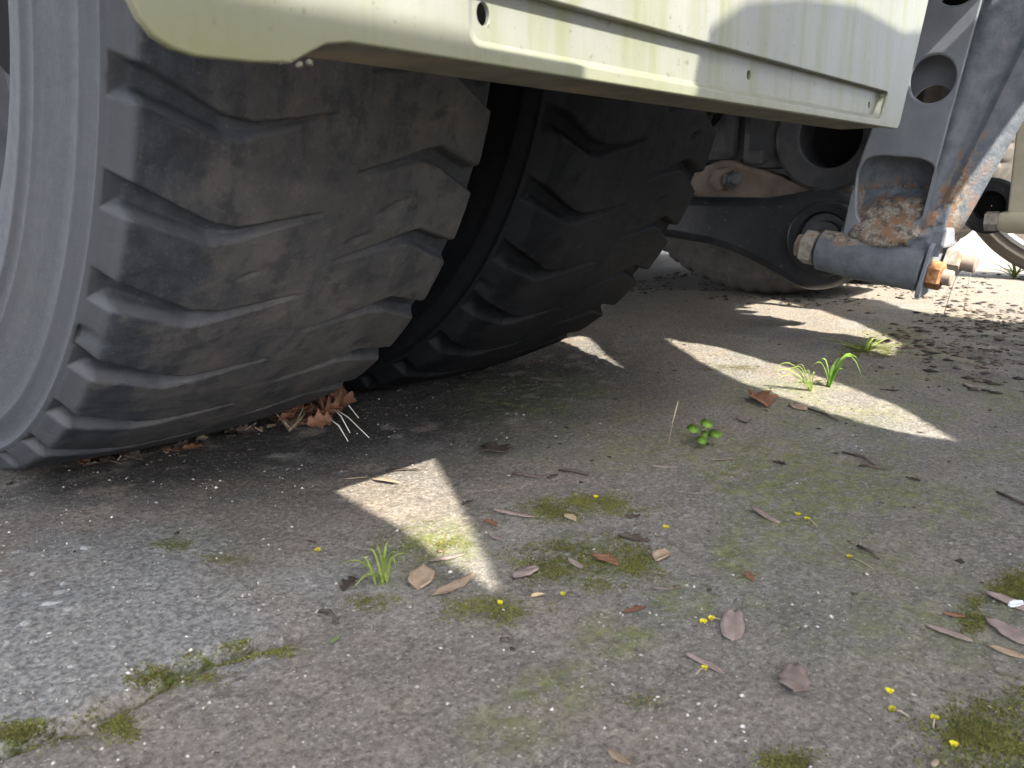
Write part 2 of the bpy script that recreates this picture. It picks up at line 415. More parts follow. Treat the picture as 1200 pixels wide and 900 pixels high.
LEAVES=[(0.308,-0.556,0.319,-0.606,0.22,0),(0.285,-0.567,0.283,-0.587,0.40,2),(0.262,-0.594,0.261,-0.617,0.35,0),(0.138,-0.632,0.178,-0.595,0.45,1),(0.138,-0.644,0.193,-0.645,0.26,1),(0.183,-0.593,0.218,-0.609,0.20,0),(0.206,-0.672,0.240,-0.674,0.60,0),(0.271,-0.681,0.262,-0.705,0.35,0),(0.347,-0.619,0.339,-0.642,0.45,3),(0.346,-0.736,0.313,-0.747,0.50,1),(0.188,-0.706,0.201,-0.712,0.35,3),(0.341,-0.686,0.349,-0.719,0.30,4),(0.532,-0.604,0.550,-0.635,0.25,0),(0.462,-0.406,0.441,-0.460,0.60,4),(0.267,-0.372,0.287,-0.388,0.20,1),(0.285,-0.393,0.300,-0.432,0.25,1),(0.218,-0.772,0.240,-0.782,0.25,2),(0.266,-0.769,0.276,-0.785,0.35,0),(0.315,-0.384,0.342,-0.416,0.12,4),(0.099,-0.582,0.123,-0.573,0.40,4),(0.287,-0.695,0.285,-0.727,0.40,2),(0.593,-0.651,0.620,-0.668,0.30,0),(0.483,-0.752,0.467,-0.795,0.28,0),(0.918,-0.616,0.884,-0.652,0.50,1),(0.923,-0.558,0.869,-0.597,0.60,2),(0.788,-0.589,0.767,-0.617,0.45,0),(1.227,-0.777,1.182,-0.816,0.30,0),(1.094,-0.687,1.095,-0.715,0.30,4),(1.068,-0.774,1.071,-0.786,0.50,1),(0.341,-0.815,0.331,-0.829,0.40,2),(0.276,-0.839,0.230,-0.857,0.50,0),(0.231,-0.905,0.195,-0.917,0.75,0),(0.196,-0.838,0.192,-0.873,0.25,0),(0.349,-0.953,0.348,-0.989,0.30,0),(0.433,-0.975,0.423,-1.012,0.40,0),(0.392,-0.985,0.365,-1.022,0.45,0),(0.348,-0.995,0.351,-1.027,0.30,1),(0.378,-0.959,0.383,-0.976,0.30,2),(0.186,-1.002,0.194,-1.004,0.50,1),(0.076,-0.856,0.075,-0.874,0.40,1),(0.138,-0.479,0.144,-0.492,0.20,4),(0.042,-0.642,0.055,-0.639,0.35,5),(0.380,-0.667,0.400,-0.677,0.30,4),(0.300,-0.522,0.316,-0.526,0.30,4),(0.418,-0.540,0.437,-0.544,0.30,4),(0.641,-0.707,0.637,-0.726,0.30,4),(0.681,-0.845,0.676,-0.864,0.30,4)]
TWIGS=[(0.900,-0.648,0.869,-0.703),(0.729,-0.759,0.699,-0.807),(0.687,-0.793,0.688,-0.822),(0.688,-0.935,0.663,-0.969),(0.067,-0.596,0.066,-0.621),(0.460,-0.868,0.445,-0.892),(0.402,-0.504,0.412,-0.533),(0.459,-0.570,0.448,-0.535)]
FLOWERS=[(0.168,-0.693,0.170,-0.697),(0.407,-0.616,0.408,-0.621),(0.386,-0.713,0.387,-0.718),(0.211,-0.722,0.224,-0.721),(0.498,-0.797,0.499,-0.802),(0.491,-0.809,0.481,-0.823),(0.431,-0.871,0.421,-0.895),(0.245,-0.828,0.246,-0.832),(0.253,-0.830,0.257,-0.840),(0.226,-0.969,0.226,-0.979),(0.235,-0.991,0.226,-0.993),(0.243,-0.962,0.245,-0.968),(0.214,-1.007,0.215,-1.009),(0.134,-0.504,0.136,-0.509),(0.189,-0.859,0.180,-0.857)]
MOSS=[(0.279,-0.699,0.030,-0.035,-0.031,-0.022,1.000),(0.371,-0.611,0.034,-0.040,-0.023,-0.017,0.700),(0.230,-1.023,0.020,-0.023,-0.035,-0.007,1.000),(0.463,-0.998,0.011,-0.013,-0.024,-0.004,1.000),(0.282,-1.026,0.009,-0.010,-0.018,-0.003,0.900),(0.139,-0.938,0.009,-0.010,-0.010,-0.004,0.800),(0.051,-0.398,0.009,-0.011,-0.006,-0.012,0.800),(0.153,-0.692,0.019,-0.022,-0.014,-0.013,0.500),(0.207,-0.574,0.023,-0.026,-0.028,-0.030,0.450),(0.106,-0.617,0.011,-0.013,-0.007,-0.009,0.500),(0.073,-0.460,0.015,-0.017,-0.007,-0.012,0.350),(0.391,-0.978,0.006,-0.007,-0.023,-0.005,0.800),(0.133,-0.846,0.010,-0.012,-0.009,-0.006,0.500),(-0.139,-0.591,0.011,-0.013,-0.004,-0.010,0.800),(-0.101,-0.616,0.009,-0.011,-0.006,-0.013,1.000),(-0.052,-0.602,0.015,-0.017,-0.005,-0.009,0.900),(-0.022,-0.598,0.010,-0.011,-0.003,-0.006,0.800),(0.003,-0.610,0.014,-0.016,-0.004,-0.007,0.700),(-0.124,-0.601,0.010,-0.012,-0.002,-0.005,0.600),(1.410,-0.563,0.031,-0.036,-0.063,-0.021,0.700),(1.095,-0.418,0.030,-0.035,-0.034,-0.017,0.300)]
ALGAE=[(0.375,-0.797,0.022,-0.026,-0.050,-0.024,1.000),(0.264,-0.800,0.020,-0.023,-0.031,-0.017,1.000),(0.186,-0.788,0.024,-0.028,-0.030,-0.020,0.800),(0.111,-0.791,0.026,-0.030,-0.027,-0.021,0.800),(0.053,-0.804,0.023,-0.027,-0.024,-0.021,0.500),(0.541,-0.837,0.073,-0.084,-0.141,-0.049,0.450),(0.581,-0.729,0.056,-0.065,-0.109,-0.049,0.400),(0.286,-0.694,0.054,-0.063,-0.058,-0.042,0.400),(0.204,-0.571,0.041,-0.047,-0.052,-0.054,0.700),(0.689,-0.326,0.093,-0.109,-0.146,-0.116,0.600),(0.073,-0.418,0.046,-0.053,-0.024,-0.043,0.350),(0.352,-0.934,0.051,-0.059,-0.084,-0.025,0.300),(0.337,-0.874,0.044,-0.051,-0.056,-0.022,0.350),(1.609,-0.542,0.061,-0.070,-0.167,-0.051,0.500),(0.464,-0.450,0.055,-0.064,-0.052,-0.044,0.200)]
CRACK=[(-0.178,-0.588),(-0.154,-0.594),(-0.128,-0.598),(-0.107,-0.607),(-0.083,-0.601),(-0.053,-0.598),(-0.026,-0.598),(-0.001,-0.606),(0.032,-0.614)]
STONES=[(-0.055,-0.373,0.0057),(-0.068,-0.437,0.0092),(-0.062,-0.458,0.0058),(-0.055,-0.425,0.0061),(-0.072,-0.406,0.0061),(-0.118,-0.518,0.0062),(-0.006,-0.355,0.0061),(-0.045,-0.408,0.0049),(-0.088,-0.422,0.0052),(-0.058,-0.486,0.0038),(-0.108,-0.474,0.0048),(-0.103,-0.512,0.0041),(-0.107,-0.546,0.0039),(-0.092,-0.540,0.0034),(-0.091,-0.457,0.0050),(-0.031,-0.446,0.0041),(-0.025,-0.477,0.0040),(-0.049,-0.318,0.0045),(-0.077,-0.509,0.0036),(-0.119,-0.560,0.0043),(-0.076,-0.373,0.0049),(-0.062,-0.536,0.0030),(0.000,-0.461,0.0035),(-0.097,-0.486,0.0030),(-0.087,-0.561,0.0034),(-0.091,-0.510,0.0030)]

# ================================================================== GROUND
def seg_dist(px, py, pts):
    best = np.full(np.shape(px), 9.0)
    for (ax, ay), (bx, by) in zip(pts[:-1], pts[1:]):
        dx, dy = bx - ax, by - ay; t = np.clip(((px - ax) * dx + (py - ay) * dy) / (dx * dx + dy * dy), 0, 1)
        best = np.minimum(best, np.hypot(px - ax - t * dx, py - ay - t * dy))
    return best
def blobs(x, y, L, sharp=1.0):
    """soft sum of affine discs"""
    out = np.zeros(np.shape(x))
    for (cx, cy, a, b, c, d, wgt) in L:
        det = a * d - b * c
        u = (d * (x - cx) - c * (y - cy)) / det; v = (-b * (x - cx) + a * (y - cy)) / det
        r = np.sqrt(u * u + v * v)
        out = np.maximum(out, wgt * (1 - sstep(.25, 1.35, r * sharp)))
    return out
def gz(x, y):
    x = np.asarray(x, float); y = np.asarray(y, float)
    h = .010 * (fbm(x * 3.1 + 5, y * 3.1 + 9, 3) - .5) + .0045 * (fbm(x * 22, y * 22, 3) - .5) + .0026 * (fbm(x * 120, y * 120, 2) - .5)
    cr = seg_dist(x + .006 * (fbm(x * 60, y * 60, 2) - .5), y, CRACK)
    h = h - .006 * (1 - sstep(.002, .010, cr))
    above = (y > -.60) & (x < .10)
    h = h + .003 * sstep(0, .015, np.where(y > -.6, cr, 0)) * sstep(.10, -.02, x) * above
    # crumbly ground behind the wheels
    cz = np.exp(-((x - .85) / .32) ** 2 - ((y + .12) / .26) ** 2)
    h = h + cz * .010 * (fbm(x * 55 + 3, y * 55, 4) - .5)
    near = sstep(8, 3, np.hypot(x - .8, y + .4))
    return h * near
def axis_coords(lo, hi, step, far):
    a = list(np.arange(lo, hi, step)); s = step; x = a[-1]
    while x < far: s *= 1.12; x += s; a.append(x)
    s = step; x = a[0]; pre = []
    while x > -far: s *= 1.12; x -= s; pre.append(x)
    return np.array(pre[::-1] + a)
gx = axis_coords(-.25, 1.7, .0042, 120); gy = axis_coords(-1.12, .2, .0042, 120)
GX, GY = np.meshgrid(gx, gy, indexing='ij')
gm = grid_mesh('ground', np.stack([GX, GY, gz(GX, GY)], -1))
n1 = fbm(GX * 7, GY * 7, 4); n2 = fbm(GX * 25 + 4, GY * 25, 4)
alg = np.clip(blobs(GX, GY, ALGAE) * (.35 + 1.3 * sstep(.35, .65, n2)), 0, 1) * .8
alg = np.clip(alg + .55 * sstep(-.35, -.6, GY) * sstep(.36, .62, fbm(GX * 9 + 40, GY * 9, 4)) * sstep(.15, .5, GX) * sstep(2.5, 1.2, GX), 0, .9)
worn = sstep(.10, -.03, GX + .25 * (n1 - .5)) * sstep(-.615, -.585, GY + .03 * (n2 - .5)) * sstep(-.30, -.46, GY + .1 * (n1 - .5))
dirt = np.clip(.3 + .5 * sstep(.35, .0, GX) + .9 * sstep(-.75, -.35, GY + .4 * (n1 - .5)), 0, .8) * sstep(.4, .6, n1 + .1)
dark = np.clip(np.exp(-((GX - .62) / .42) ** 2 - ((GY + .16) / .21) ** 2) * 1.5 * sstep(.15, .48, n2) + .85 * np.exp(-((GX - .2) / .32) ** 2 - ((GY + .15) / .11) ** 2) * sstep(.2, .55, n2)  # dark crumbly dirt, plus shade around the tyres painted into the colour
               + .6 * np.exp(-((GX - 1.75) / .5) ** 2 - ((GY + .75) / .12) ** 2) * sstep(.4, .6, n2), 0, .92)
mossy = np.clip(blobs(GX, GY, MOSS, .85) * 1.1 + .8 * (1 - sstep(.004, .016, seg_dist(GX, GY, CRACK))) * sstep(.35, .6, n2), 0, 1)
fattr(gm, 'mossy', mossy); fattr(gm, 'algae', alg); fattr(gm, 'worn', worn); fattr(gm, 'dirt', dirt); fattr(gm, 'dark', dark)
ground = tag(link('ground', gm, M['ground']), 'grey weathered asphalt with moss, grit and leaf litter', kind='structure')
# exposed pale aggregate in the worn corner
for i, (sx, sy, sr) in enumerate(STONES):
    bm = bmesh.new(); bmesh.ops.create_icosphere(bm, subdivisions=1, radius=1)
    a = random.random() * 6.28; st = random.uniform(.7, 1.25)
    for v in bm.verts:
        n = v.co.normalized(); k = 1 + .45 * (random.random() - .5)
        p = Vector((n.x * sr * st, n.y * sr / st, n.z * sr * .36)) * k
        v.co = Matrix.Rotation(a, 3, 'Z') @ p + Vector((sx, sy, float(gz(sx, sy)) - sr * .20))
    bm_obj('stone', bm, M['stone'], ground)

# ================================================================== TRUCK
truck = tag(empty('truck', (1.35, 0.0, 0.0)), 'large truck with twin lugged rear tyres and pale rear panel', 'truck')
class _P:  # parts are modelled in world coordinates, then parented
    pass
def attach(o, parent):
    o.parent = parent
    o.matrix_parent_inverse = Matrix.Translation(-Vector(parent.location)) if parent.parent is None else Matrix.Identity(4)
    return o
R, W = .53, .386
NL = 38; PITCH_L = 360.0 / NL
def groove(xx, th, cols_depth=1.0):
    """depth of the lateral grooves at lateral position xx (0..W) and angle th in degrees (arrays)"""
    kx = [0, .018, .078, .100, .150, .176]
    up = [76.5, 75.9, 72.75, 72.35, 73.25, 73.75]
    lo = [73.0, 72.8, 70.5, 70.95, 72.5, 73.2]
    dp = [.021, .019, .0135, .009, .0055, .0025]
    def one(x, t):
        u = np.interp(x, kx, up); l = np.interp(x, kx, lo); d = np.interp(x, kx, dp)
        c = (u + l) / 2
        dt = (t - c + PITCH_L / 2) % PITCH_L - PITCH_L / 2
        s = (dt + (u - l) / 2) / (u - l)
        f = np.minimum(sstep(-.10, .40, s), sstep(1.03, .86, s))
        f = f * sstep(.182, .172, x)
        return d * f
    a = one(xx, th)
    b = one(W - xx, 141.7 - th)
    return np.maximum(a, b)
def tyre_mesh(name):
    side = np.array([(.052, .262), (.040, .275), (.022, .292), (.006, .315), (-.003, .340), (-.009, .365), (-.0115, .384), (-.0145, .387), (-.0145, .392), (-.0122, .395), (-.0118, .405), (-.0122, .408), (-.0122, .410), (-.0112, .412), (-.009, .435), (-.0065, .455), (-.0052, .466), (-.0062, .468), (-.0060, .4715), (-.0045, .474), (-.0022, .487), (-.0008, .4925), (-.003, .4945), (-.003, .4965), (.0, .4985)])
    nt = 118
    tx = np.concatenate([np.linspace(.0005, .020, 12)[:-1], np.linspace(.020, W - .020, nt), np.linspace(W - .020, W - .0005, 12)[1:]])
    e = np.minimum(tx, W - tx)
    crown = R - .0125 * ((tx - W / 2) / (W / 2)) ** 2
    tr = np.where(e < .0125, .4995 + (crown - .0015 - .4995) * np.clip(e / .0125, 0, 1), crown - .0015 * sstep(.017, .012, e))
    px_ = np.concatenate([side[:, 0], tx, (W - side[:, 0])[::-1]])
    pr_ = np.concatenate([side[:, 1], tr, side[::-1, 1]])
    ns = len(side); istread = np.zeros(len(px_), bool); istread[ns:ns + len(tx)] = True
    NT = NL * 58
    th = np.arange(NT) * 360.0 / NT
    X, T = np.meshgrid(px_, th); X = X.T; T = T.T
    T = T + np.interp(px_, [0, .018, .078, .100, .150, .176, .210, .236, .286, .308, .368, .386], [1.6, 1.2, -1.5, -1.45, -.15, .5, -.8, -.15, 1.15, 1.2, -1.5, -1.9])[:, None]           # (cols, angles)
    RR = np.repeat(pr_[:, None], NT, 1)
    warp = .16 * (fbm(X * 18, T * .35, 2) - .5)
    D = groove(X, T + warp) * istread[:, None]
    D = np.minimum(D, np.maximum(RR - .4990, 0))
    rel = D / .016
    lug = np.floor((T - 72.0) / PITCH_L)
    wear = 0 * lug + .0010 * (fbm(X * 40, T * .9, 3) - .5)
    D = D - np.where(istread[:, None], wear, 0)
    # torn nicks
    for (gxp, gt, sx, st, dd) in ((.262, 64.6, .013, .35, .007), (.225, 61.0, .010, .3, .005), (-.002, 49.3, .012, .9, .012), (.30, 74.5, .012, .4, .006), (.12, 57.6, .008, .25, .003)):
        D = D + dd * np.exp(-((X - gxp) / sx) ** 2 - ((T - gt - 40 * (X - gxp)) / st) ** 2) * istread[:, None]
    rr = RR - D
    tr_ = np.radians(T)
    P = np.stack([X, -rr * np.sin(tr_), R - rr * np.cos(tr_)], -1)
    P = np.transpose(P, (1, 0, 2))                          # (angle, col, 3)
    me = grid_mesh(name, P, wrap_u=True)
    vattr(me, 'cyl', np.transpose(np.stack([X, np.radians(T) * R, rr], -1), (1, 0, 2)).reshape(-1, 3))
    top = istread[:, None] * (1 - sstep(.15, .5, rel)) * sstep(.011, .014, np.minimum(X, W - X))
    fattr(me, 'top', top.T)
    sd_ = (~istread)[:, None] * np.ones_like(X) * sstep(W / 2, W / 2 - .02, X) + istread[:, None] * sstep(.0140, .0118, X) * (1 - .55 * sstep(.3, .9, rel))
    sd_ = np.clip(sd_ + (~istread)[:, None] * (X > W / 2) * .15, 0, 1)
    fattr(me, 'side', sd_.T)
    gt_ = np.gradient(D, axis=1)
    edge = np.clip(sstep(.00002, .0004, gt_) * sstep(.03, .12, rel) * sstep(.9, .5, rel), 0, 1) * istread[:, None] * (sstep(.12, .03, X) * .9 + .25)  # highlight on the grooves' lower walls, painted into the colour
    fattr(me, 'edge', edge.T * .8)
    return me
tm = tyre_mesh('tyre')
tm.materials.append(M['rubber'])
rim_prof = [(-.002, .262), (.004, .268), (.03, .262), (.05, .240), (.09, .232), (.12, .15), (.125, .08)]
for i, X0 in enumerate((0.0, .48)):
    t = bpy.data.objects.new('tyre', tm); COL.objects.link(t); t.parent = truck; t.location = Vector((X0, 0, -.004)) - truck.location
    if i: t.material_slots[0].link = 'OBJECT'; t.material_slots[0].material = M['rubber_inner_shaded']
    t['label'] = ('outer rear tyre with deep angled lugs and grey sidewall', 'inner rear tyre with lugs, in shade beside the outer one')[i]
    lathe('rim', (.035, 0, R), (1, 0, 0), [(0, .268), (.01, .262), (.05, .245), (.09, .235), (.15, .235), (.16, .12), (.17, .02)], M['darkgrey'], t, 48, caps=False)
# tyre on the far end of the same axle: road pattern, dusty
def far_tyre_mesh(name):
    prof = [(.06, .262), (.03, .285), (.004, .33), (-.006, .37), (-.012, .405), (-.014, .408), (-.0135, .414), (-.011, .417), (-.007, .445), (-.0075, .448), (-.0065, .452), (-.003, .475), (-.004, .478), (-.003, .482), (.004, .500), (.012, .513), (.022, .521), (.04, .526), (.10, .529), (.17, .530)]
    prof = prof + [(.36 - a, b) for a, b in prof[::-1][1:]]
    pa = np.array(prof); NT = 480; th = np.arange(NT) * 2 * math.pi / NT
    X, T = np.meshgrid(pa[:, 0], th); rr = np.repeat(pa[None, :, 1], NT, 0).copy()
    notch = ((np.degrees(T) % 6.0) < 1.5)
    sh = (pa[:, 1] > .511)[None] & ((pa[:, 0] < .05) | (pa[:, 0] > .31))[None]
    rr = rr - .009 * notch * sh * .7
    P = np.stack([X, -rr * np.sin(T), R - rr * np.cos(T)], -1)
    me = grid_mesh(name, P, wrap_u=True); vattr(me, 'cyl', np.stack([X, T * R, rr], -1).reshape(-1, 3))
    return me
fm_ = far_tyre_mesh('far_tyre'); fm_.materials.append(M['far_rubber'])
for i, X0 in enumerate((2.10, 2.58)):
    t = bpy.data.objects.new('tyre', fm_); COL.objects.link(t); t.parent = truck; t.location = Vector((X0, 0, -.003)) - truck.location; t.scale = (1.05, 1.05, 1.05)
    t['label'] = ('dusty brown road tyre on the far end of the axle', 'outermost dusty tyre on the far end of the axle')[i]
    lathe('rim', (.04, 0, R), (1, 0, 0), [(0, .268), (.02, .26), (.06, .24), (.10, .23), (.15, .2), (.16, .03)], M['darkgrey'], t, 40, caps=False)

# ---- pale rear panel
YP = -.75
fr = ((0, YP, 0), (1, 0, 0), (0, 0, 1))
left = [(-.24, .97), (-.16, .50), (-.114, .396), (-.108, .383), (-.103, .377), (-.096, .3735), (-.086, .3715), (-.060, .372), (-.040, .3735), (-.030, .379), (-.020, .384), (-.006, .3865)]
outer = left + [(.30, .387), (.834, .388), (.842, .394), (1.085, .97)]
rec = rounded([(.076, .393), (.770, .393), (.792, .427), (.076, .429)], .012, 6)
rec_in = rounded([(.088, .399), (.765, .399), (.789, .4258), (.088, .4278)], .009, 6)
pan = curve_plate('body_panel', outer, [rec], .005, .0012, fr, M['panel'])
attach(pan, truck); pan['label'] = 'pale cream painted panel hanging in front of the twin tyres'
def panel_child(o): o.parent = pan; return o
# recess walls
v = [(a, YP - .0012, b) for a, b in rec] + [(a, YP + .0055, b) for a, b in rec_in]
n = len(rec)
panel_child(pyd('recess_edge', v, [(i, (i + 1) % n, n + (i + 1) % n, n + i) for i in range(n)], M['panel'], None, True))
panel_child(curve_plate('recess_floor', [(a, b) for a, b in rec_in], [circ2(.097, .4135, .0058, 18, .0068), circ2(.438, .4125, .0042, 16, .0046), circ2(.750, .4095, .0038, 14, .0044)], .003, .0004, ((0, YP + .007, 0), (1, 0, 0), (0, 0, 1)), M['panel']))
# folded lower flange
bm = bmesh.new()
fl = [(-.034, YP + .003, .3885), (.834, YP + .003, .3895), (.828, YP + .064, .3885), (-.034, YP + .064, .3875)]
a = [bm.verts.new((x, y, z)) for x, y, z in fl]; b = [bm.verts.new((x, y, z + .005)) for x, y, z in fl]
bm.faces.new(a); bm.faces.new(b[::-1])
for i in range(4): bm.faces.new((a[i], b[i], b[(i + 1) % 4], a[(i + 1) % 4]))
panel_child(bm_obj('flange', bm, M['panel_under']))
bm = bmesh.new()
fl = [(.8335, YP + .003, .389), (.84, YP + .003, .396), (1.08, YP + .003, .965), (1.06, YP + .05, .965), (.829, YP + .05, .396), (.826, YP + .05, .389)]
a = [bm.verts.new(p) for p in fl]; b = [bm.verts.new((p[0] - .004, p[1], p[2] + .002)) for p in fl]
bm.faces.new(a); bm.faces.new(b[::-1])
for i in range(6): bm.faces.new((a[i], b[i], b[(i + 1) % 6], a[(i + 1) % 6]))
panel_child(bm_obj('side_flange', bm, M['panel']))
# dried dirt crumbs stuck under the left lobe
for k in range(4):
    bm = bmesh.new(); bmesh.ops.create_icosphere(bm, subdivisions=1, radius=.002)
    for v_ in bm.verts: v_.co = v_.co * random.uniform(.6, 1.3) + Vector((-.045 + .0052 * k, YP - .001, .3725 + .0012 * (k % 2)))
    panel_child(bm_obj('dirt_lump', bm, M['panel_under']))

# ---- bed, chassis and crossbeam (shade the ground below)
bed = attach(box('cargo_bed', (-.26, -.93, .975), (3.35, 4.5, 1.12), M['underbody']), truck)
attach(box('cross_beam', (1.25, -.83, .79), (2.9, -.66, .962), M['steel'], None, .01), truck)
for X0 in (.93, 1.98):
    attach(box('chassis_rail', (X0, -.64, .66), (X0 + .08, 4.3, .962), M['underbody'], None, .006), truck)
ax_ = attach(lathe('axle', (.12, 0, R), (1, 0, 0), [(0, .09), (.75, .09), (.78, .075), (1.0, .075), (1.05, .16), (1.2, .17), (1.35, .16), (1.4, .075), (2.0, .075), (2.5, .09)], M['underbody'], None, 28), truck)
attach(box('mud_flap', (2.2, .62, .14), (3.1, .64, .962), M['underbody'], None, .003), truck)
attach(box('blocking_skirt', (3.30, .55, .06), (3.32, 4.2, .962), M['underbody'], None, .003), truck)  # added skirt, hides the sunlit ground beyond the truck

# ---- hanger bracket on the right
XB = 1.45
fb = ((XB, 0, 0), (0, -1, 0), (0, 0, 1))      # local u = -y
def U(pts): return [(-a, b) for a, b in pts]
face = [(-.484, .20), (-.496, .300), (-.509, .373), (-.53, .45), (-.54, .80), (-.735, .80), (-.685, .636), (-.655, .44), (-.636, .31), (-.622, .20)]
cut = [(-.505, .243), (-.499, .350), (-.514, .376), (-.54, .381), (-.615, .374), (-.640, .362), (-.650, .338), (-.634, .250)]
hang = attach(curve_plate('hanger_bracket', U(face), [circ2(.620, .510, .043, 36, .046), circ2(.645, .672, .042, 36, .044), rounded(U(cut), .03, 5)], .012, .004, fb, M['steel']), truck)
hang['label'] = 'slate painted steel hanger with round holes and a rusty pocket'
def H(o): o.parent = hang; return o
# back plate with offset holes
H(curve_plate('back_plate', U([(-.525, .30), (-.535, .45), (-.55, .80), (-.74, .80), (-.66, .44), (-.62, .30)]), [circ2(.602, .470, .040, 30), circ2(.63, .64, .04, 30)], .010, .002, ((XB + .085, 0, 0), (0, -1, 0), (0, 0, 1)), M['steel']))
# pocket behind the cut-out
cu2 = rounded(U(cut), .03, 5); cin = rounded(U([(a * .97 - .017, b * .98 + .004) for a, b in cut]), .03, 5); n = len(cu2)
V_ = [(XB - .003, -a, b) for a, b in cu2] + [(XB + .078, -a, b) for a, b in cin]
V_.append((XB + .079, -.57, .31))
F_ = [(i, (i + 1) % n, n + (i + 1) % n, n + i) for i in range(n)] + [(n + i, n + (i + 1) % n, 2 * n) for i in range(n)]
po = H(pyd('pocket', V_, F_, M['crust'], None, True))
fattr(po.data, 'crust', [float(sstep(.37, .27, p[2])) for p in V_])
# folded side: bend line -> ridge -> rear edge, lofted
st = np.linspace(.215, .86, 14)
bend = lambda z: -.628 - (z - .236) * .148 - .02 * max(z - .5, 0)
ridge = lambda z: -.640 - (z - .200) * .345
rear = lambda z: -.686 - (z - .205) * .385
V_ = []; cr_ = []
def sc(x, y, z, X1):   # keep proportions when the fold comes forward of the face
    return (X1, y, z)
for z in st:
    for (fn, xx) in ((bend, XB - .005), (lambda q: .72 * bend(q) + .28 * ridge(q), XB + .002), (lambda q: .35 * bend(q) + .65 * ridge(q), XB + .030), (lambda q: ridge(q) + .010, XB + .046), (lambda q: ridge(q) + .004, XB + .030), (ridge, XB + .030), (rear, XB + .075)):
        kk = (xx + .278) / (XB + .278)
        V_.append((xx, -1.089 + (fn(z) + 1.089) * kk, z)); cr_.append(max(0, .55 - (z - .21) * 2.2) + (.30 if abs(xx - XB - .030) < 1e-6 and fn is not bend else 0))
F_ = [(i * 7 + k, i * 7 + k + 1, i * 7 + k + 8, i * 7 + k + 7) for i in range(13) for k in range(6)]
so = H(pyd('folded_side', V_, F_, M['crust'], None, True)); fattr(so.data, 'crust', cr_)
sm_ = so.modifiers.new('t', 'SOLIDIFY'); sm_.thickness = .006; sm_.offset = -1
# pivot tube with crust
d_ = Vector((.0, -.205, -.030)); p0 = Vector((XB + .005, -.437, .192))
pt = H(lathe('pivot_tube', p0, d_, [(0, .034), (.004, .041), (.05, .043), (.09, .0445), (.15, .0435), (.203, .042), (.206, .039)], M['crust'], None, 40))
fattr(pt.data, 'crust', [max(0, .80 - abs((v_.co.z - .235) / .05)) + (.25 if -.47 > v_.co.y > -.57 else 0) for v_ in pt.data.vertices])
# rough crust of dirt where pocket, face and tube meet
gxv, gyv = np.meshgrid(np.linspace(-.668, -.478, 76), np.linspace(.190, .315, 50), indexing='ij')
uu = (gxv + .573) / .095; vv_ = (gyv - .2525) / .0625
prof_x = np.interp(gyv, [.19, .215, .232, .245, .26, .285, .315], [-.040, -.036, -.026, -.012, -.004, .010, .030])
msk = sstep(.90, .45, np.sqrt(np.abs(uu) ** 2.4 + np.abs(vv_) ** 2.4) + .55 * (fbm(gxv * 38, gyv * 38, 4) - .5))
Pw = np.stack([XB + .004 + prof_x - .002 * msk - .006 * (fbm(gxv * 60, gyv * 60, 4) - .5) + .022 * (1 - msk), gxv, gyv], -1)
wm = grid_mesh('dirt_crust', Pw); fattr(wm, 'crust', .25 + .6 * msk)
H(link('dirt_crust', wm, M['crust']))
dn = d_.normalized()
H(lathe('washer', p0 - dn * .006, -dn, [(0, .033), (.006, .033)], M['zinc'], None, 28))
H(nut('nut', p0 - dn * .010, -dn, .036, .026, M['zinc'], None, .35))
H(nut('nut', p0 - dn * .036 + Vector((.004, 0, 0)), -dn, .026, .014, M['rusty'], None, .1))
# yoke plate at the other end
yk = p0 + dn * .208
H(curve_plate('yoke_plate', rounded([(-.040, -.050), (.092, -.034), (.095, .056), (-.028, .052)], .012, 4), [], .009, .002, (tuple(yk + dn * .006 + Vector((.0, 0, .0))), (1, 0, 0), tuple(Vector((0, 0, 1)) - dn * dn.z)), M['steel']))
H(box('gusset', (XB + .002, -.672, .205), (XB + .09, -.62, .242), M['steel'], None, .006))
H(nut('nut', yk + dn * .011 + Vector((-.010, 0, -.004)), dn, .027, .024, M['orange_rust'], None, .5))
H(lathe('bolt_end', yk + dn * .034 + Vector((-.010, 0, -.004)), dn, [(0, .015), (.016, .015), (.018, .012)], M['rusty'], None, 20))
H(nut('nut', yk + dn * .012 + Vector((.066, -.008, .020)), dn, .028, .028, M['zinc'], None, .2))
H(lathe('bolt_end', yk + dn * .040 + Vector((.066, -.008, .020)), dn, [(0, .016), (.024, .016), (.026, .012)], M['rusty'], None, 20))

# ---- black link arm with eye
arm_o = [(.25, .276), (.029, .273), (-.136, .272), (-.244, .271), (-.300, .280), (-.372, .296), (-.440, .271), (-.463, .189), (-.426, .121), (-.349, .106), (-.286, .137), (-.209, .173), (-.118, .200), (.027, .216), (.25, .226)]
arm = attach(curve_plate('link_arm', rounded(U(arm_o), .05, 5), [circ2(.392, .206, .056, 30)], .075, .022, ((1.64, 0, 0), (0, -1, 0), (0, 0, 1)), M['black']), truck)
arm['label'] = 'black forged link arm with an eye beside the hanger pivot'
o = lathe('bushing', (1.595, -.392, .206), (1, 0, 0), [(0, .054), (0, .040), (-.012, .038), (-.012, .022), (.09, .022), (.09, .055)], M['darkgrey'], None, 36, caps=False); o.parent = arm
o = lathe('eye_rim', (1.588, -.392, .206), (1, 0, 0), [(.02, .085), (.0, .083), (-.004, .078), (-.004, .060), (.02, .056)], M['black'], None, 40, caps=False); o.parent = arm
